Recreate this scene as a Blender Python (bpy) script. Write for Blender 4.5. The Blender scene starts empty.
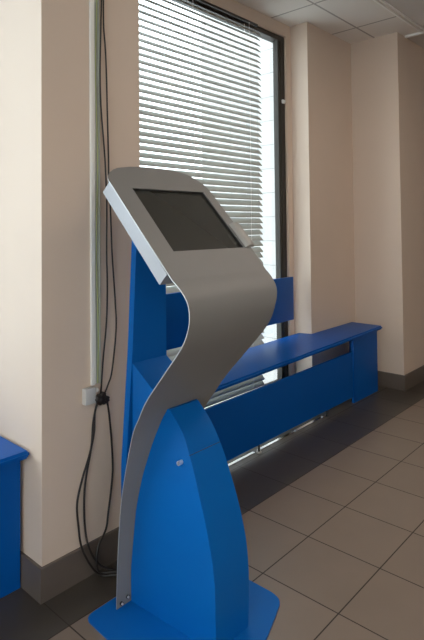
import bpy, bmesh, math
from mathutils import Vector, Matrix

scene = bpy.context.scene
COL = scene.collection

# ------------------------------------------------------------------ helpers
def link(o, parent=None):
    COL.objects.link(o)
    if parent is not None:
        o.parent = parent
        bpy.context.view_layer.update()
        o.matrix_parent_inverse = parent.matrix_world.inverted()
    return o

def tag(o, label=None, cat=None, group=None, kind=None):
    if label: o['label'] = label
    if cat: o['category'] = cat
    if group: o['group'] = group
    if kind: o['kind'] = kind
    return o

def empty(name, loc, label, cat, group=None):
    o = bpy.data.objects.new(name, None)
    o.empty_display_size = .05
    o.location = loc
    COL.objects.link(o)
    bpy.context.view_layer.update()
    return tag(o, label, cat, group)

def finish(name, bm, m, parent=None, smooth=None, kind=None):
    bmesh.ops.recalc_face_normals(bm, faces=bm.faces)
    me = bpy.data.meshes.new(name)
    bm.to_mesh(me); bm.free()
    o = bpy.data.objects.new(name, me)
    me.materials.append(m)
    link(o, parent)
    if smooth is not None:
        for p in me.polygons: p.use_smooth = True
        me.set_sharp_from_angle(angle=math.radians(smooth))
    if kind: o['kind'] = kind
    return o

def box_bm(bm, x0, x1, y0, y1, z0, z1):
    r = bmesh.ops.create_cube(bm, size=1)
    for v in r['verts']:
        v.co = Vector((x0 + (v.co.x + .5) * (x1 - x0), y0 + (v.co.y + .5) * (y1 - y0), z0 + (v.co.z + .5) * (z1 - z0)))
    return r['verts']

def box(name, x0, x1, y0, y1, z0, z1, m, parent=None, bevel=0, seg=2, kind=None):
    bm = bmesh.new()
    box_bm(bm, x0, x1, y0, y1, z0, z1)
    if bevel:
        bmesh.ops.bevel(bm, geom=list(bm.edges), offset=bevel, segments=seg, affect='EDGES', profile=.5)
    return finish(name, bm, m, parent, 40 if bevel else None, kind)

def prism_bm(bm, pts, axis, a, b):
    """extrude a 2-D outline along axis between a and b"""
    def mk(p, t):
        if axis == 'Y': return (p[0], t, p[1])
        if axis == 'X': return (t, p[0], p[1])
        return (p[0], p[1], t)
    A = [bm.verts.new(mk(p, a)) for p in pts]
    B = [bm.verts.new(mk(p, b)) for p in pts]
    bm.faces.new(A); bm.faces.new(B[::-1])
    n = len(pts)
    for i in range(n):
        bm.faces.new((A[i], B[i], B[(i + 1) % n], A[(i + 1) % n]))

def spline(P, n=8):
    P = [Vector(p) for p in P]
    out = []
    for i in range(len(P) - 1):
        p0 = P[max(i - 1, 0)]; p1 = P[i]; p2 = P[i + 1]; p3 = P[min(i + 2, len(P) - 1)]
        for k in range(n):
            t = k / n
            out.append(.5 * ((2 * p1) + (p2 - p0) * t + (2 * p0 - 5 * p1 + 4 * p2 - p3) * t * t + (3 * p1 - p0 - 3 * p2 + p3) * t ** 3))
    out.append(P[-1])
    return out

def tube(name, pts, r, m, parent=None, n=8, seg=6):
    P = spline(pts, seg) if seg > 1 else [Vector(p) for p in pts]
    bm = bmesh.new()
    rings = []
    up = Vector((1, 0, 0))
    for i, p in enumerate(P):
        d = (P[min(i + 1, len(P) - 1)] - P[max(i - 1, 0)]).normalized()
        a = up - d * up.dot(d)
        if a.length < 1e-3: a = Vector((0, 1, 0)) - d * d.y
        a.normalize(); up = a
        b = d.cross(a)
        rings.append([bm.verts.new(p + (a * math.cos(t) + b * math.sin(t)) * r) for t in [2 * math.pi * k / n for k in range(n)]])
    for A, B in zip(rings, rings[1:]):
        for k in range(n):
            bm.faces.new((A[k], A[(k + 1) % n], B[(k + 1) % n], B[k]))
    bm.faces.new(rings[0][::-1]); bm.faces.new(rings[-1])
    return finish(name, bm, m, parent, 60)

def cyl(name, center, axis, r, h, m, parent=None, n=20, r2=None):
    bm = bmesh.new()
    bmesh.ops.create_cone(bm, cap_ends=True, segments=n, radius1=r, radius2=r if r2 is None else r2, depth=h)
    q = Vector((0, 0, 1)).rotation_difference(Vector(axis))
    bmesh.ops.transform(bm, matrix=Matrix.Translation(Vector(center)) @ q.to_matrix().to_4x4(), verts=bm.verts)
    return finish(name, bm, m, parent, 40)

# ------------------------------------------------------------------ materials
def mat(name, col, rough=.5, metal=0., spec=.5, noise=0., nscale=3., bump=0., bscale=200., coat=0.):
    m = bpy.data.materials.new(name); m.use_nodes = True
    nt = m.node_tree; b = nt.nodes['Principled BSDF']
    b.inputs['Base Color'].default_value = (*col, 1)
    b.inputs['Roughness'].default_value = rough
    b.inputs['Metallic'].default_value = metal
    b.inputs['Specular IOR Level'].default_value = spec
    b.inputs['Coat Weight'].default_value = coat
    geo = nt.nodes.new('ShaderNodeNewGeometry')
    if noise:
        n = nt.nodes.new('ShaderNodeTexNoise'); n.inputs['Scale'].default_value = nscale; n.inputs['Detail'].default_value = 5
        nt.links.new(geo.outputs['Position'], n.inputs['Vector'])
        mr = nt.nodes.new('ShaderNodeMapRange')
        mr.inputs['To Min'].default_value = 1 - noise; mr.inputs['To Max'].default_value = 1 + noise
        nt.links.new(n.outputs['Fac'], mr.inputs['Value'])
        vm = nt.nodes.new('ShaderNodeVectorMath'); vm.operation = 'SCALE'
        vm.inputs[0].default_value = col
        nt.links.new(mr.outputs[0], vm.inputs['Scale'])
        nt.links.new(vm.outputs[0], b.inputs['Base Color'])
    if bump:
        n2 = nt.nodes.new('ShaderNodeTexNoise'); n2.inputs['Scale'].default_value = bscale
        nt.links.new(geo.outputs['Position'], n2.inputs['Vector'])
        bp = nt.nodes.new('ShaderNodeBump'); bp.inputs['Strength'].default_value = bump; bp.inputs['Distance'].default_value = .002
        nt.links.new(n2.outputs['Fac'], bp.inputs['Height'])
        nt.links.new(bp.outputs[0], b.inputs['Normal'])
    return m

def grid_mat(name, col, joint, px, x0, py, y0, w, rough, spec=.5, var=.06, noise=.06, ax=('X', 'Y')):
    """tiles on a world-space grid with thin joints"""
    m = bpy.data.materials.new(name); m.use_nodes = True
    nt = m.node_tree; b = nt.nodes['Principled BSDF']; L = nt.links.new
    geo = nt.nodes.new('ShaderNodeNewGeometry'); sep = nt.nodes.new('ShaderNodeSeparateXYZ')
    L(geo.outputs['Position'], sep.inputs[0])
    def M(op, a, c=None, d=None):
        n = nt.nodes.new('ShaderNodeMath'); n.operation = op
        for i, v in enumerate((a, c, d)):
            if v is None: continue
            if isinstance(v, (int, float)): n.inputs[i].default_value = v
            else: L(v, n.inputs[i])
        return n.outputs[0]
    masks = []; ids = []
    for a, p, o in ((ax[0], px, x0), (ax[1], py, y0)):
        t = M('DIVIDE', M('SUBTRACT', sep.outputs[a], o), p)
        ids.append(M('FLOOR', t))
        f = M('FRACT', t)
        d = M('MULTIPLY', M('MINIMUM', f, M('SUBTRACT', 1., f)), p)
        masks.append(M('LESS_THAN', d, w / 2))
    mask = M('MAXIMUM', masks[0], masks[1])
    cmb = nt.nodes.new('ShaderNodeCombineXYZ'); L(ids[0], cmb.inputs[0]); L(ids[1], cmb.inputs[1])
    wn = nt.nodes.new('ShaderNodeTexWhiteNoise'); L(cmb.outputs[0], wn.inputs['Vector'])
    nz = nt.nodes.new('ShaderNodeTexNoise'); nz.inputs['Scale'].default_value = 5; nz.inputs['Detail'].default_value = 6
    L(geo.outputs['Position'], nz.inputs['Vector'])
    s = M('ADD', M('ADD', M('MULTIPLY', wn.outputs['Value'], var), M('MULTIPLY', nz.outputs['Fac'], noise * 2)), 1 - var / 2 - noise)
    vm = nt.nodes.new('ShaderNodeVectorMath'); vm.operation = 'SCALE'; vm.inputs[0].default_value = col; L(s, vm.inputs['Scale'])
    mx = nt.nodes.new('ShaderNodeMix'); mx.data_type = 'RGBA'
    L(mask, mx.inputs['Factor']); L(vm.outputs[0], mx.inputs[6]); mx.inputs[7].default_value = (*joint, 1)
    L(mx.outputs[2], b.inputs['Base Color'])
    L(M('ADD', M('MULTIPLY', mask, .3), rough), b.inputs['Roughness'])
    b.inputs['Specular IOR Level'].default_value = spec
    bp = nt.nodes.new('ShaderNodeBump'); bp.invert = True; bp.inputs['Strength'].default_value = .4; bp.inputs['Distance'].default_value = .002
    L(mask, bp.inputs['Height']); L(bp.outputs[0], b.inputs['Normal'])
    return m

T = 1 / 3
WALL = mat('beige_wall_paint', (.615, .487, .39), .6, noise=.04, nscale=2.5, bump=.15, bscale=60)
CEIL = grid_mat('ceiling_tiles', (.80, .75, .70), (.42, .38, .35), .65, -.395, .655, 1.98, .016, .8, .2, .03, .02)
PLASTER = mat('plain_ceiling_paint', (.62, .57, .53), .8)
TILE = grid_mat('beige_floor_tiles', (.198, .148, .114), (.03, .018, .012), T, 0, T, 0, .005, .33, .4, .05, .09)
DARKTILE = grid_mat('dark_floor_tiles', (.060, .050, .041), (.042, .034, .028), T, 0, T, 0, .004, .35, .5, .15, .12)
SKIRT = mat('dark_skirting_tile', (.115, .090, .074), .4, noise=.15, nscale=6)
BLUE = mat('blue_painted_steel', (.001, .108, .385), .45, spec=.15, noise=.03, nscale=4, bump=.08, bscale=300)
BLUEB = mat('blue_laminate_board', (.0005, .076, .32), .34, spec=.14, noise=.04, nscale=4)
SILVER = mat('silver_painted_sheet', (.222, .211, .202), .58, metal=.12, bump=.06, bscale=500, noise=.03, nscale=3)
LIGHTSILVER = mat('light_silver_casing', (.335, .335, .36), .4, metal=.1)
EDGE = mat('bare_cut_metal_edge', (.42, .42, .42), .35, metal=.5)
SCREEN = mat('dark_glass', (.040, .039, .033), .15, spec=.6)
BLACKP = mat('black_plastic', (.012, .012, .012), .45)
GREYP = mat('light_grey_plastic', (.50, .48, .45), .45)
WHITEP = mat('white_plastic', (.72, .70, .67), .4)
TRUNK = mat('grey_white_plastic', (.76, .74, .70), .4)
TRUNKIN = mat('channel_inner_plastic', (.36, .37, .32), .6)
WIRE = mat('yellow_green_wire', (.42, .45, .20), .5)
CABLE = mat('black_rubber_cable', (.014, .009, .008), .5)
SATIN = mat('satin_steel', (.85, .85, .85), .38, metal=.7)
MODULE = mat('warm_grey_plastic', (.36, .34, .31), .45)
CHROME = mat('chrome_metal', (.8, .8, .8), .15, metal=1)
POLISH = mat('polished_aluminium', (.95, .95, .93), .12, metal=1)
FRAME = mat('dark_brown_window_frame', (.022, .017, .013), .4)
FRAMEG = mat('grey_green_gasket_frame', (.04, .037, .03), .8)
SLAT = mat('pale_grey_blind_slat', (.38, .38, .35), .4, spec=.4)
TRIM = mat('white_metal_trim', (.88, .85, .82), .35, metal=.2)
BLOCK = grid_mat('white_block_wall', (.53, .515, .50), (.34, .33, .32), .3, .1, .2, .05, .006, .8, .2, .05, .04, ax=('X', 'Z'))
GROUND = mat('pale_concrete', (.62, .62, .60), .8, noise=.1)

GLASS = bpy.data.materials.new('clear_glass'); GLASS.use_nodes = True
nt = GLASS.node_tree; nt.nodes.clear()
out = nt.nodes.new('ShaderNodeOutputMaterial'); mixs = nt.nodes.new('ShaderNodeMixShader')
tr = nt.nodes.new('ShaderNodeBsdfTransparent'); gl = nt.nodes.new('ShaderNodeBsdfGlossy'); gl.inputs['Roughness'].default_value = .02
lw = nt.nodes.new('ShaderNodeLayerWeight'); pw = nt.nodes.new('ShaderNodeMath'); pw.operation = 'POWER'; pw.inputs[1].default_value = 4
nt.links.new(lw.outputs['Facing'], pw.inputs[0])
fr = nt.nodes.new('ShaderNodeMath'); fr.operation = 'MULTIPLY_ADD'; fr.inputs[1].default_value = .6; fr.inputs[2].default_value = .06
nt.links.new(pw.outputs[0], fr.inputs[0])
tr.inputs[0].default_value = (.95, .97, .96, 1)
nt.links.new(fr.outputs[0], mixs.inputs[0]); nt.links.new(tr.outputs[0], mixs.inputs[1]); nt.links.new(gl.outputs[0], mixs.inputs[2])
nt.links.new(mixs.outputs[0], out.inputs[0])

LAMP = bpy.data.materials.new('lit_lamp_diffuser'); LAMP.use_nodes = True
b = LAMP.node_tree.nodes['Principled BSDF']
b.inputs['Emission Color'].default_value = (1, .88, .76, 1)
b.inputs['Emission Strength'].default_value = 10

# ------------------------------------------------------------------ setting
WX = -.78            # inner face of the window wall
H = 3.0
XR, YB, YF = 5.2, -5.6, 5.2

def struct(name, *a, **k):
    return box(name, *a, kind='structure', **k)

struct('floor', 0, XR, YB, YF, -.1, 0, TILE)
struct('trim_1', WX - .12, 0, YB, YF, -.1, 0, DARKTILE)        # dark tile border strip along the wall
struct('ceiling', WX - .12, -.02, YB, 2.44, H, H + .1, CEIL)
struct('trim_2', WX - .12, -.02, 2.44, YF, H, H + .1, PLASTER)
struct('trim_3', -.02, XR, YB, YF, H, H + .1, PLASTER)
# white edge profile where the tiled ceiling ends
bm = bmesh.new()
box_bm(bm, -.045, -.028, YB, 2.44, H - .010, H)
box_bm(bm, -.008, .006, YB, 2.44, H - .014, H)
box_bm(bm, -.18, .012, 2.44, 2.47, H - .018, H)
finish('trim_4', bm, TRIM, kind='structure')

# window openings: z 0.10 - 2.90
Z0, Z1 = .10, 2.90
def window_wall(name, spans):
    bm = bmesh.new()
    for s in spans: box_bm(bm, WX - .12, WX, *s)
    finish(name, bm, WALL, kind='structure')
window_wall('wall_window_side', [
    (-.48, 1.522, Z1, H), (-.48, 1.522, 0, Z0), (1.522, 2.31, 0, H), (-1.05, -.48, 0, H),
    (-3.2, -1.05, Z1, H), (-3.2, -1.05, 0, .62), (YB, -3.2, 0, H)])
struct('wall_recess', -.78, -.62, 1.585, 2.31, 0, H, WALL)
struct('wall_pillar', -.9, -.19, 2.31, YF, 0, H, WALL)
struct('wall_pilaster', -.78, -.18, -1.0, -.52, 0, H, WALL)
def wall_with_hole(name, axis, a0, a1, t0, t1, h0, h1, z0, z1):
    bm = bmesh.new()
    for u0, u1, v0, v1 in ((a0, h0, 0, H), (h1, a1, 0, H), (h0, h1, 0, z0), (h0, h1, z1, H)):
        if axis == 'X': box_bm(bm, u0, u1, t0, t1, v0, v1)
        else: box_bm(bm, t0, t1, u0, u1, v0, v1)
    finish(name, bm, WALL, kind='structure')
wall_with_hole('wall_back', 'X', -.9, XR + .1, YB - .1, YB, 0, 4.6, .5, 2.75)
struct('wall_far', -.9, XR, YF, YF + .1, 0, H, WALL)
wall_with_hole('wall_right', 'Y', YB, YF, XR, XR + .1, -4.6, -2.0, 1.4, 2.75)

# skirting
bm = bmesh.new()
prism_bm(bm, [(-.335, -1.012), (-.168, -1.012), (-.168, -.52), (-.18, -.52), (-.18, -1.0), (-.335, -1.0)], 'Z', 0, .125)
bmesh.ops.bevel(bm, geom=[e for e in bm.edges if all(v.co.z > .12 for v in e.verts)], offset=.002, segments=1, affect='EDGES')
finish('baseboard_pilaster', bm, SKIRT, kind='structure')
bm = bmesh.new()
prism_bm(bm, [(-.6, 2.298), (-.178, 2.298), (-.178, YF), (-.19, YF), (-.19, 2.31), (-.6, 2.31)], 'Z', 0, .125)
finish('baseboard_pillar', bm, SKIRT, kind='structure')

# windows
def window(name, y0, y1, z0, z1, mullions=()):
    bm = bmesh.new()
    t = .05
    x0, x1 = -.875, -.80
    box_bm(bm, x0, x1, y0, y0 + t, z0, z1); box_bm(bm, x0, x1, y1 - t, y1, z0, z1)
    box_bm(bm, x0, x1, y0 + t, y1 - t, z0, z0 + t); box_bm(bm, x0, x1, y0 + t, y1 - t, z1 - .04, z1)
    for y in mullions: box_bm(bm, x0, x1, y - .03, y + .03, z0 + t, z1 - t)
    w = finish(name, bm, FRAME, kind='structure')
    bm = bmesh.new()
    box_bm(bm, x0 + .035, x1 - .004, y1 - t - .036, y1 - t, z0 + t, z1 - .04)
    box_bm(bm, x0 + .035, x1 - .004, y0 + t, y0 + t + .036, z0 + t, z1 - .04)
    finish('inner_frame', bm, FRAMEG, w)
    bm = bmesh.new()
    box_bm(bm, -.848, -.842, y0 + t, y1 - t, z0 + t, z1 - .04)
    finish('pane', bm, GLASS, w)
    return w
w1 = window('window_1', -.48, 1.522, Z0, Z1)
hb = box('window_handle', -.80, -.782, 1.475, 1.51, 2.355, 2.385, WHITEP, w1, .004)
window('window_2', -3.2, -1.05, .62, Z1, (-2.1,))

def fill_window(name, axis, a0, a1, t, z0, z1, mull):  # unseen windows added in the back and right walls for fill light
    fr_b = bmesh.new(); pb = bmesh.new()
    def put(b_, u0, u1, v0, v1, d):
        if axis == 'X': box_bm(b_, u0, u1, t - d, t + d, v0, v1)
        else: box_bm(b_, t - d, t + d, u0, u1, v0, v1)
    k = .05
    put(fr_b, a0, a1, z0, z0 + k, .03); put(fr_b, a0, a1, z1 - k, z1, .03)
    for u in [a0 + k / 2, a1 - k / 2] + list(mull): put(fr_b, u - k / 2, u + k / 2, z0 + k, z1 - k, .03)
    w = finish(name, fr_b, FRAME, kind='structure')
    put(pb, a0 + k, a1 - k, z0 + k, z1 - k, .003)
    finish('pane', pb, GLASS, w)
fill_window('window_3', 'X', 0, 4.6, YB - .05, .5, 2.75, (1.5, 3.0))
fill_window('window_4', 'Y', -4.6, -2.0, XR + .05, 1.4, 2.75, (-3.3,))

# outside
struct('wall_outside', -1.75, -.905, 1.55, 1.9, -.3, 4.2, BLOCK)
box('pavement', -14, 16, -14, 14, -.4, -.3, GROUND, kind='structure')

# ------------------------------------------------------------------ window blind
blind = empty('window_blind', (-.757, .4, .15), 'white horizontal venetian blind in front of the tall window behind the kiosk', 'blind')
bm = bmesh.new()
tilt = math.radians(47); W = .050; pitch = .0425
z = .225
BX = -.757; BY0, BY1 = -.45, 1.13
import random
random.seed(3)
nsl = 0
while z < 2.845:
    tt = tilt + random.uniform(-.03, .03)
    dz = random.uniform(-.0015, .0015); tw = random.uniform(-.0015, .0015)
    prof = []
    n = 5
    for k in range(n + 1):
        s = (k / n - .5) * W
        c = .0018 * (1 - (2 * k / n - 1) ** 2)
        # inner edge low, outer edge high, crown upwards
        x = BX - s * math.cos(tt) + c * math.sin(tt) * .6
        prof.append((x, z + s * math.sin(tt) + c * math.cos(tt) + dz))
    th = .0009
    A = [[bm.verts.new((x, y, zz + (tw if y > 0 else -tw))) for x, zz in prof] for y in (BY0, BY1)]
    B = [[bm.verts.new((x, y, zz - th + (tw if y > 0 else -tw))) for x, zz in prof] for y in (BY0, BY1)]
    for k in range(n):
        bm.faces.new((A[0][k], A[0][k + 1], A[1][k + 1], A[1][k]))
        bm.faces.new((B[0][k], B[1][k], B[1][k + 1], B[0][k + 1]))
    bm.faces.new((A[0][0], A[1][0], B[1][0], B[0][0])); bm.faces.new((A[0][n], B[0][n], B[1][n], A[1][n]))
    for e in (0, 1):
        for k in range(n): bm.faces.new((A[e][k], A[e][k + 1], B[e][k + 1], B[e][k]))
    z += pitch; nsl += 1
finish('slats', bm, SLAT, blind, 50)
box('headrail', BX - .022, BX - .006, BY0, BY1, 2.874, 2.892, FRAME, blind, .003)
box('bottom_rail', BX - .022, BX + .022, BY0, BY1, .186, .198, WHITEP, blind, .003)
for y in (-.2, .40, .985):
    bm = bmesh.new()
    for dx in (-.0225, .0225):
        r = bmesh.ops.create_cone(bm, cap_ends=True, segments=6, radius1=.0017, radius2=.0017, depth=2.66)
        bmesh.ops.translate(bm, verts=r['verts'], vec=(BX + dx, y, 1.53))
    finish('ladder_cord', bm, WHITEP, blind)

# ------------------------------------------------------------------ benches
def sheared(name, x0, x1, y0, y1, z0, z1, m, parent, slope, yref, bevel=0, x1b=None, seg=3):
    """box whose z follows the slight fall of the bench; x1b = front x at y0"""
    bm = bmesh.new(); vs = box_bm(bm, x0, x1, y0, y1, z0, z1)
    if bevel: bmesh.ops.bevel(bm, geom=list(bm.edges), offset=bevel, segments=seg, affect='EDGES', profile=.5)
    for v in bm.verts:
        if v.co.z > .1: v.co.z += slope * (v.co.y - yref)
    return finish(name, bm, m, parent, 40)

bench = empty('bench', (-.5, .9, 0), 'long blue bench with backrest board under the window behind the kiosk', 'bench', None)
SL = .016
bm = bmesh.new()
yl = -.515
prism_bm(bm, [(-.735, yl), (-.315, yl), (-.322, 2.215), (-.612, 2.215), (-.612, 1.575), (-.735, 1.575)], 'Z', .503, .533)
bmesh.ops.bevel(bm, geom=list(bm.edges), offset=.011, segments=3, affect='EDGES')
for v in bm.verts: v.co.z += SL * (v.co.y - 2.2)
finish('seat', bm, BLUEB, bench, 45)
sheared('front_panel', -.378, -.36, -.29, 1.752, .045, .392, BLUEB, bench, .008, 1.75, .002, seg=1)
for a, bb in ((1.752, 2.165), (-.505, -.292)):
    sheared('end_panel', -.374, -.352, a, bb, .0, .4975, BLUEB, bench, SL, 2.2, .002, seg=1)
    yy = bb - .02 if a > 0 else a
    sheared('side_panel', -.60, -.3745, yy, yy + .02, .0, .4975, BLUEB, bench, SL, 2.2, .002, seg=1)
box('backrest', -.728, -.71, -.45, 1.476, .641, .975, BLUEB, bench, .004)
for y in (-.3, 1.44):
    box('backrest_bracket', -.779, -.729, y - .015, y + .015, .70, .92, FRAME, bench) if y < 0 else None
for y in (.555,):
    f = cyl('levelling_foot', (-.362, y, .004), (0, 0, 1), .016, .008, MODULE, bench)
    cyl('foot_screw', (-.362, y, .028), (0, 0, 1), .007, .04, BLACKP, f)
cyl('levelling_foot', (-.372, 1.37, .022), (0, 0, 1), .008, .044, BLACKP, bench)
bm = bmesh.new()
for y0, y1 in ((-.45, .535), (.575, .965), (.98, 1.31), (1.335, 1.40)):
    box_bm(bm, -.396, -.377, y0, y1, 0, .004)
finish('threshold_strip', bm, POLISH)  # added mirror segments standing in for window light reflected on the floor
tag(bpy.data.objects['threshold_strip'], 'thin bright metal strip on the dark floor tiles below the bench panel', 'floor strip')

bench2 = empty('bench', (-.5, -2, 0), 'blue bench at the left edge, its end against the white side of the pilaster', 'bench', None)
bm = bmesh.new()
prism_bm(bm, [(-.775, -3.15), (-.250, -3.15), (-.250, -1.006), (-.775, -1.006)], 'Z', .503, .533)
bmesh.ops.bevel(bm, geom=list(bm.edges), offset=.010, segments=3, affect='EDGES')
finish('seat', bm, BLUEB, bench2, 45)
box('end_cabinet', -.60, -.308, -1.40, -1.016, 0, .5025, BLUEB, bench2, .002, 1)
box('front_panel', -.335, -.32, -3.14, -1.402, .04, .5025, BLUEB, bench2, .002, 1)
box('end_cabinet', -.60, -.32, -3.15, -3.142, 0, .5025, BLUEB, bench2)

# ------------------------------------------------------------------ cable trunking, junction box, cables
PX = -.18
trk = empty('cable_trunking', (PX, -.77, .74), 'vertical grey-white cable trunking with an open channel on the beige pilaster', 'cable trunking')
box('cover', PX, PX + .012, -.786, -.767, .742, H - .002, TRUNK, trk, .002, 1)
bm = bmesh.new()
box_bm(bm, PX, PX + .003, -.7665, -.742, .742, H - .002)
box_bm(bm, PX, PX + .012, -.745, -.742, .742, H - .002)
finish('channel', bm, TRUNKIN, trk)
wp = [(PX + .006, -.754 + .004 * math.sin(i * 1.3), .745 + i * .15) for i in range(16)]
tube('wire', wp, .0022, WIRE, trk)
tube('wire', [(PX + .006, -.7635 + .0015 * math.sin(i * .9 + 2), .745 + i * .15) for i in range(16)], .0018, TRUNK, trk)
jb = empty('junction_box', (PX, -.8, .68), 'small white junction box below the trunking beside the black cable knot', 'junction box')
box('body', PX, PX + .028, -.826, -.775, .675, .738, GREYP, jb, .004)
cyl('cable_gland', (PX + .015, -.768, .722), (0, 1, 0), .009, .014, WHITEP, jb)

A = [(-0.1625, -0.742, 2.995), (-0.1625, -0.733, 2.6), (-0.1625, -0.729, 2.409), (-0.1625, -0.735, 2.323), (-0.1625, -0.741, 2.153), (-0.1625, -0.744, 2.006), (-0.1625, -0.741, 1.882), (-0.1625, -0.73, 1.759), (-0.1625, -0.721, 1.656), (-0.1625, -0.716, 1.552), (-0.1625, -0.713, 1.469), (-0.1625, -0.715, 1.27), (-0.1625, -0.712, 1.142), (-0.1625, -0.717, 0.991), (-0.1625, -0.736, 0.827), (-0.1625, -0.745, 0.724), (-.165, -.748, .69)]
B = [(-0.1625, -0.724, 2.995), (-0.1625, -0.724, 2.6), (-0.1625, -0.724, 2.411), (-0.1625, -0.726, 2.288), (-0.1625, -0.725, 2.208), (-0.1625, -0.717, 2.122), (-0.1625, -0.712, 2.013), (-0.1625, -0.708, 1.854), (-0.1625, -0.703, 1.657), (-0.1625, -0.703, 1.574), (-0.1625, -0.696, 1.47), (-0.1625, -0.693, 1.407), (-0.1625, -0.687, 1.265), (-0.1625, -0.673, 1.076), (-0.1625, -0.668, 0.955), (-0.1625, -0.69, 0.785), (-0.1625, -0.712, 0.729), (-0.165, -0.73, 0.69)]
Cc = [(-0.165, -0.755, 0.685), (-0.17, -0.768, 0.641), (-0.17, -0.78, 0.585), (-0.17, -0.79, 0.493), (-0.17, -0.832, 0.386), (-0.165, -0.858, 0.304), (-0.157, -0.858, 0.227), (-0.148, -0.85, 0.144), (-0.14, -0.814, 0.06), (-0.13, -0.775, 0.009), (-0.09, -0.735, 0.008), (-.05, -.70, .008)]
D = [(-0.165, -0.75, 0.685), (-0.17, -0.77, 0.634), (-0.17, -0.775, 0.556), (-0.17, -0.792, 0.482), (-0.17, -0.817, 0.369), (-0.165, -0.826, 0.28), (-0.157, -0.825, 0.186), (-0.145, -0.812, 0.112), (-0.14, -0.766, 0.037), (-0.105, -0.716, 0.009), (-.05, -.69, .009)]
Ee = [(-0.165, -0.722, 0.685), (-0.17, -0.706, 0.64), (-0.17, -0.694, 0.549), (-0.17, -0.684, 0.419), (-0.17, -0.687, 0.335), (-0.165, -0.71, 0.218), (-0.155, -0.73, 0.158), (-0.145, -0.775, 0.112), (-0.14, -0.786, 0.046), (-0.135, -0.766, 0.012), (-0.1, -0.73, 0.014), (-.05, -.695, .012)]
cab = empty('power_cable', (-.14, -.77, 0), 'black cables hanging in loops down the pilaster, bunched in a knot below the trunking', 'cable')
for P in (A, B): tube('hanging_strand', P, .0034, CABLE, cab)
for P in (Cc, D, Ee): tube('looped_strand', P, .0042, CABLE, cab)
bm = bmesh.new()
for (dy, dz, s) in ((0, 0, .021), (.022, -.006, .018), (-.012, .006, .017), (.008, .012, .016)):
    r = bmesh.ops.create_icosphere(bm, subdivisions=3, radius=s)
    for v in r['verts']:
        v.co = Vector((v.co.x * .75 - .156, v.co.y * 1.1 - .752 + dy, v.co.z + .682 + dz)) + v.co.normalized() * .0022 * math.sin(v.co.z * 500 + v.co.y * 300)
finish('knot', bm, CABLE, cab, 180)

# ------------------------------------------------------------------ KIOSK
kiosk = empty('information_kiosk', (.2, -.69, 0), 'grey and blue touchscreen kiosk with an S-curved metal front, standing alone on its blue base', 'kiosk')

# base plate
def rounded(pts, seg=6):
    """pts: (x, y, r)"""
    out = []
    n = len(pts)
    for i, (x, y, r) in enumerate(pts):
        p = Vector((x, y)); a = Vector(pts[i - 1][:2]); b = Vector(pts[(i + 1) % n][:2])
        if r == 0: out.append((x, y)); continue
        A_ = p + (a - p).normalized() * r; B_ = p + (b - p).normalized() * r
        for k in range(seg + 1):
            t = k / seg
            q = A_ * (1 - t) ** 2 + p * 2 * t * (1 - t) + B_ * t * t
            out.append((q.x, q.y))
    return out
bm = bmesh.new()
half = [(.497, -.461), (.513, -.50), (.526, -.538), (.540, -.575), (.551, -.61), (.559, -.648)]
front = [(x, y, 0) for x, y in half] + [(.562, -.687, 0)] + [(x, -1.372 - y, 0) for x, y in half[::-1]]
outl = [(.012, -.946, .035), (.012, -.412, .035), (.478, -.405, .05)] + front + [(.478, -.965, .05)]
prism_bm(bm, rounded(outl), 'Z', 0, .006)
bmesh.ops.bevel(bm, geom=[e for e in bm.edges if all(v.co.z > .005 for v in e.verts)], offset=.0015, segments=2, affect='EDGES')
finish('base_plate', bm, BLUE, kiosk, 40)

# S-curved front sheet
low = [(.069, .0065), (.071, .06), (.078, .185), (.102, .405), (.160, .631), (.204, .718), (.250, .788), (.345, .895), (.428, .99), (.461, 1.05), (.470, 1.10), (.460, 1.143), (.431, 1.178), (.395, 1.2065)]
ctrl = [Vector((x, 0, z)) for x, z in low]
prof = [(p.x, p.z) for p in spline(ctrl, 6)]
a = Vector((.075, 1.541)); e = Vector((.395, 1.2065)); du = (e - a).normalized()
def on(u): 
    p = a + du * u
    return (p.x, p.y)
L = (e - a).length
def ylim(z):
    T_ = [(0, -.849, -.50), (.631, -.849, -.492), (.70, -.849, -.466), (.78, -.853, -.444), (.9, -.860, -.432), (1.08, -.868, -.415), (1.2, -.872, -.372), (1.35, -.875, -.352), (3, -.875, -.35)]
    for p, q in zip(T_, T_[1:]):
        if z <= q[0]:
            t = (z - p[0]) / (q[0] - p[0]); return p[1] + t * (q[1] - p[1]), p[2] + t * (q[2] - p[2])
rows = []
for (x, z) in prof[:-1]:
    l, r = ylim(z); rows.append((x, z, l, r))
HL, HR = -.787, -.401        # screen opening
U0, U1 = .026, .345
us = [L, .40, U1, .30, .24, .18, .12, .07, U0]
for u in us:
    x, z = on(u); l, r = ylim(z); rows.append((x, z, l, r))
# rounded head above the screen
for u, l, r in ((-.003, -.876, -.356), (-.018, -.874, -.362), (-.035, -.866, -.372), (-.055, -.847, -.388), (-.072, -.823, -.408), (-.085, -.796, -.430), (-.092, -.763, -.457), (-.099, -.728, -.49), (-.103, -.69, -.53), (-.106, -.655, -.565)):
    x, z = on(u); rows.append((x, z, l, r))
bm = bmesh.new()
grid = []
for (x, z, l, r) in rows:
    ys = [l, min(max(HL, l + .01), (l + r) / 2 - .01), (l + r) / 2, max(min(HR, r - .01), (l + r) / 2 + .01), r]
    grid.append([bm.verts.new((x, y, z)) for y in ys])
nl = len(prof) - 1
h0 = nl + us.index(U1); h1 = nl + us.index(U0)
for i in range(len(grid) - 1):
    for k in range(4):
        if h0 <= i < h1 and k in (1, 2): continue
        bm.faces.new((grid[i][k], grid[i][k + 1], grid[i + 1][k + 1], grid[i + 1][k]))
bmesh.ops.recalc_face_normals(bm, faces=bm.faces)
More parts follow.
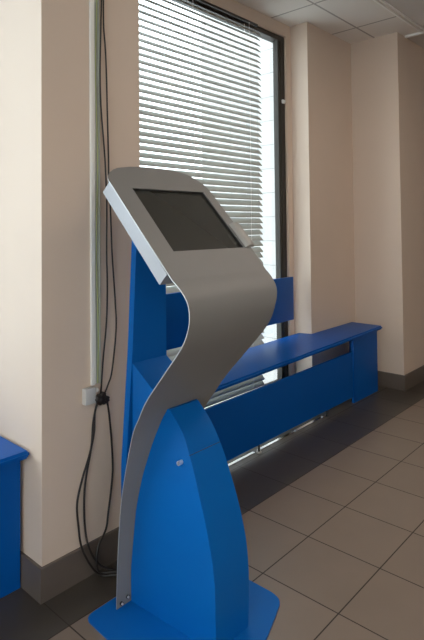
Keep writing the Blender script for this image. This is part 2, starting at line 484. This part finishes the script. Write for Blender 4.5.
bmesh.ops.solidify(bm, geom=list(bm.faces), thickness=.004)
sheet = finish('curved_front_sheet', bm, SILVER, kiosk, 30)
sheet.data.materials.append(EDGE)  # lighter left rim: the highlight on this edge is put into the colour
for p in sheet.data.polygons:
    ysx = [sheet.data.vertices[i].co for i in p.vertices]
    if p.area < .004 * .08 and abs(p.normal.y) > .7 and sum(v.y for v in ysx) / len(ysx) < -.82: p.material_index = 1

# slanted display housing below the head
nrm = Vector((-du.y, du.x)) 
if nrm.y < 0: nrm = -nrm
def off(u, d):
    p = a + du * u - nrm * d
    return (p.x, p.y)
bm = bmesh.new()
bp_ = [off(.003, .0045), off(.443, .0045), off(.443, .046)]
# open tray: four walls and a back so the display sits inside
def slab(u0, u1, d0, d1, y0, y1):
    prism_bm(bm, [off(u0, d0), off(u1, d0), off(u1, d1), off(u0, d1)], 'Y', y0, y1)
slab(-.004, .437, .0045, .056, -.8745, -.868)
slab(-.004, .437, .0045, .056, -.362, -.356)
slab(-.004, .002, .0045, .056, -.868, -.362)
slab(.431, .437, .0045, .056, -.868, -.362)
slab(.002, .431, .050, .056, -.868, -.362)
finish('display_housing', bm, LIGHTSILVER, kiosk)
bm = bmesh.new()
slab(U0 - .008, U1 + .008, .011, .026, HL - .008, HR + .008)
disp = finish('touchscreen', bm, SCREEN, kiosk)
bm = bmesh.new()
slab(U0 - .002, U1 + .002, .0046, .0105, HL - .006, HL + .001)
slab(U0 - .002, U1 + .002, .0046, .0105, HR - .001, HR + .006)
slab(U0 - .006, U0 + .001, .0046, .0105, HL, HR)
slab(U1 - .001, U1 + .006, .0046, .0105, HL, HR)
finish('bezel', bm, BLACKP, disp)

# rounded plastic module on the right rim
bm = bmesh.new()
def P3(u, d, y):
    p = a + du * u + nrm * d
    return Vector((p.x, y, p.y))
n = 8
ring = []
for u, s in ((.222, .8), (.227, 1.0), (.338, 1.0), (.346, .72)):
    rr = []
    for k in range(n + 1):
        t = math.pi * k / n
        rr.append(bm.verts.new(P3(u, .001 + .020 * math.sin(t) ** .7 * s, -.368 + .026 * math.cos(t) * (.9 + .1 * s))))
    ring.append(rr)
for R0, R1 in zip(ring, ring[1:]):
    for k in range(n): bm.faces.new((R0[k], R0[k + 1], R1[k + 1], R1[k]))
    bm.faces.new((R0[0], R1[0], R1[n], R0[n]))
bm.faces.new(ring[0]); bm.faces.new(ring[-1][::-1])
finish('side_module', bm, MODULE, kiosk, 40)

# screws at the sheet's foot
for y, z in ((-.8315, .022), (-.8035, .032)):
    s = cyl('screw', (.0745, y, z), (1, 0, 0), .0062, .005, BLACKP, kiosk)
    cyl('screw_head', (.0785, y, z), (1, 0, 0), .0046, .006, SATIN, s, r2=.003)

# rear blue column
bm = bmesh.new()
def sec(z, x, hw, dep):
    return [bm.verts.new(v) for v in ((x, -.615 - hw, z), (x, -.64 + hw, z), (x - dep, -.64 + hw, z), (x - dep, -.615 - hw, z))]
R_ = [sec(.0065, -.012, .128, .03), sec(.45, -.014, .123, .03), sec(.9, .004, .102, .03), sec(1.49, .022, .084, .03)]
for p, q in zip(R_, R_[1:]):
    for k in range(4): bm.faces.new((p[k], p[(k + 1) % 4], q[(k + 1) % 4], q[k]))
bm.faces.new(R_[0]); bm.faces.new(R_[-1])
finish('rear_column', bm, BLUE, kiosk)

# housing between column and sheet with the slanted lid
def sheetx(z):
    for p, q in zip(prof, prof[1:]):
        if p[1] <= z <= q[1]: return p[0] + (q[0] - p[0]) * (z - p[1]) / (q[1] - p[1])
    return prof[0][0]
zz = [.0065, .1, .2, .3, .4, .5, .6, .66, .7]
outl = [(-.006, .0065), (.002, .846), (.185, .722)] + [(sheetx(z) - .0065, z) for z in zz[::-1]]
bm = bmesh.new(); prism_bm(bm, outl, 'Y', -.716, -.537)
finish('rear_housing', bm, BLUE, kiosk)

# arched front body
def yL(z):
    T_ = [(0, -.785), (.12, -.789), (.34, -.779), (.47, -.765), (.58, -.745), (.65, -.728), (.72, -.719)]
    for p, q in zip(T_, T_[1:]):
        if z <= q[0]: return p[1] + (q[1] - p[1]) * (z - p[0]) / (q[0] - p[0])
    return -.719
fr_ = [(.470, .0065), (.474, .13), (.472, .21), (.461, .295), (.436, .38), (.401, .465), (.351, .562), (.302, .634), (.262, .676), (.216, .714)]
fs = [(p.x, p.z) for p in spline([Vector((x, 0, z)) for x, z in fr_], 4)]
bm = bmesh.new()
Fl = []; Fr = []; Bl = []; Br = []
for i, (x, z) in enumerate(fs):
    xb = sheetx(min(z, .712)) + .0025
    Fl.append(bm.verts.new((x, yL(z) + .024 * (1 - z / .72), z)))
    Fr.append(bm.verts.new((x, -.598 + .026 * (z / .714) ** 2, z)))
    Bl.append(bm.verts.new((xb, yL(z), z)))
    Br.append(bm.verts.new((xb, -.568, z)))
for i in range(len(fs) - 1):
    bm.faces.new((Fl[i], Fr[i], Fr[i + 1], Fl[i + 1]))
    bm.faces.new((Bl[i], Fl[i], Fl[i + 1], Bl[i + 1]))
    bm.faces.new((Fr[i], Br[i], Br[i + 1], Fr[i + 1]))
    bm.faces.new((Br[i], Bl[i], Bl[i + 1], Br[i + 1]))
bm.faces.new((Fl[0], Bl[0], Br[0], Fr[0])); bm.faces.new((Fl[-1], Fr[-1], Br[-1], Bl[-1]))
finish('front_body', bm, BLUE, kiosk, 30)
# seam across the front where its two sheets meet
def fx(z):
    for p, q in zip(fs, fs[1:]):
        if p[1] <= z <= q[1]: return p[0] + (q[0] - p[0]) * (z - p[1]) / (q[1] - p[1])
zs = .590; xs = fx(zs)
bm = bmesh.new()
prism_bm(bm, [(fx(zs - .001) - .002, zs - .0012), (fx(zs - .001) + .0007, zs - .0006), (fx(zs + .001) + .0007, zs + .0006), (fx(zs + .001) - .002, zs + .0008)], 'Y', yL(zs) + .004, -.580)
finish('front_seam', bm, BLACKP, kiosk)
lk = cyl('lock', (.30, -.752, .561), (0, -1, 0), .0078, .018, SATIN, kiosk)
box('keyhole', .2988, .3012, -.7614, -.7605, .555, .567, BLACKP, lk)

# ------------------------------------------------------------------ ceiling lights (unseen panels, added to light the room)
lamps = [(1.7, -3.9, 1.0), (3.4, -3.9, 1.0), (3.4, -1.6, 1.0), (1.1, .9, 1.0)]
words = ['ceiling light panel nearest the back wall beside the window side', 'ceiling light panel in the back right corner of the room', 'ceiling light panel over the middle of the room on the right', 'ceiling light panel in front of the far end of the window bench']
for (x, y, s), wd in zip(lamps, words):
    r = empty('ceiling_light', (x, y, H), wd, 'ceiling light')
    bm = bmesh.new()
    for bx in ((x - .3, x + .3, y - .3, y - .28), (x - .3, x + .3, y + .28, y + .3), (x - .3, x - .28, y - .28, y + .28), (x + .28, x + .3, y - .28, y + .28)):
        box_bm(bm, *bx, H - .03, H)
    finish('frame', bm, TRIM, r)
    box('diffuser', x - .28, x + .28, y - .28, y + .28, H - .02, H - .012, LAMP, r)

# ------------------------------------------------------------------ world and view
wd = bpy.data.worlds.new('overcast_sky'); scene.world = wd; wd.use_nodes = True
bg = wd.node_tree.nodes['Background']
bg.inputs['Color'].default_value = (.82, .92, 1, 1)
bg.inputs['Strength'].default_value = 2.6

scene.view_settings.view_transform = 'Standard'
scene.view_settings.look = 'None'
scene.view_settings.gamma = 1
scene.view_settings.use_curve_mapping = False
scene.view_settings.exposure = 1.05
scene.cycles.use_denoising = True
scene.cycles.max_bounces = 12
scene.cycles.diffuse_bounces = 6
scene.cycles.sample_clamp_indirect = 6

# ------------------------------------------------------------------ camera (level-corrected lens: shift instead of tilt)
cd = bpy.data.cameras.new('camera'); cam = bpy.data.objects.new('camera', cd); COL.objects.link(cam)
yaw, pit, rol = 7.38148757e-01, 2.85216370e-02, -1.00908821e-02
F = Vector((-math.sin(yaw) * math.cos(pit), math.cos(yaw) * math.cos(pit), math.sin(pit)))
R0 = Vector((math.cos(yaw), math.sin(yaw), 0)); U0_ = R0.cross(F)
R = R0 * math.cos(rol) + U0_ * math.sin(rol); U = -R0 * math.sin(rol) + U0_ * math.cos(rol)
Mx = Matrix((R, U, -F)).transposed().to_4x4()
Mx.translation = Vector((1.6466, -2.0548, 1.3769))
cam.matrix_world = Mx
cd.sensor_fit = 'HORIZONTAL'; cd.sensor_width = 36
cd.lens = 534.19 * 36 / 424
cd.shift_x = 0
cd.shift_y = (210.9 - 320) / 424
cd.clip_start = .05
scene.camera = cam
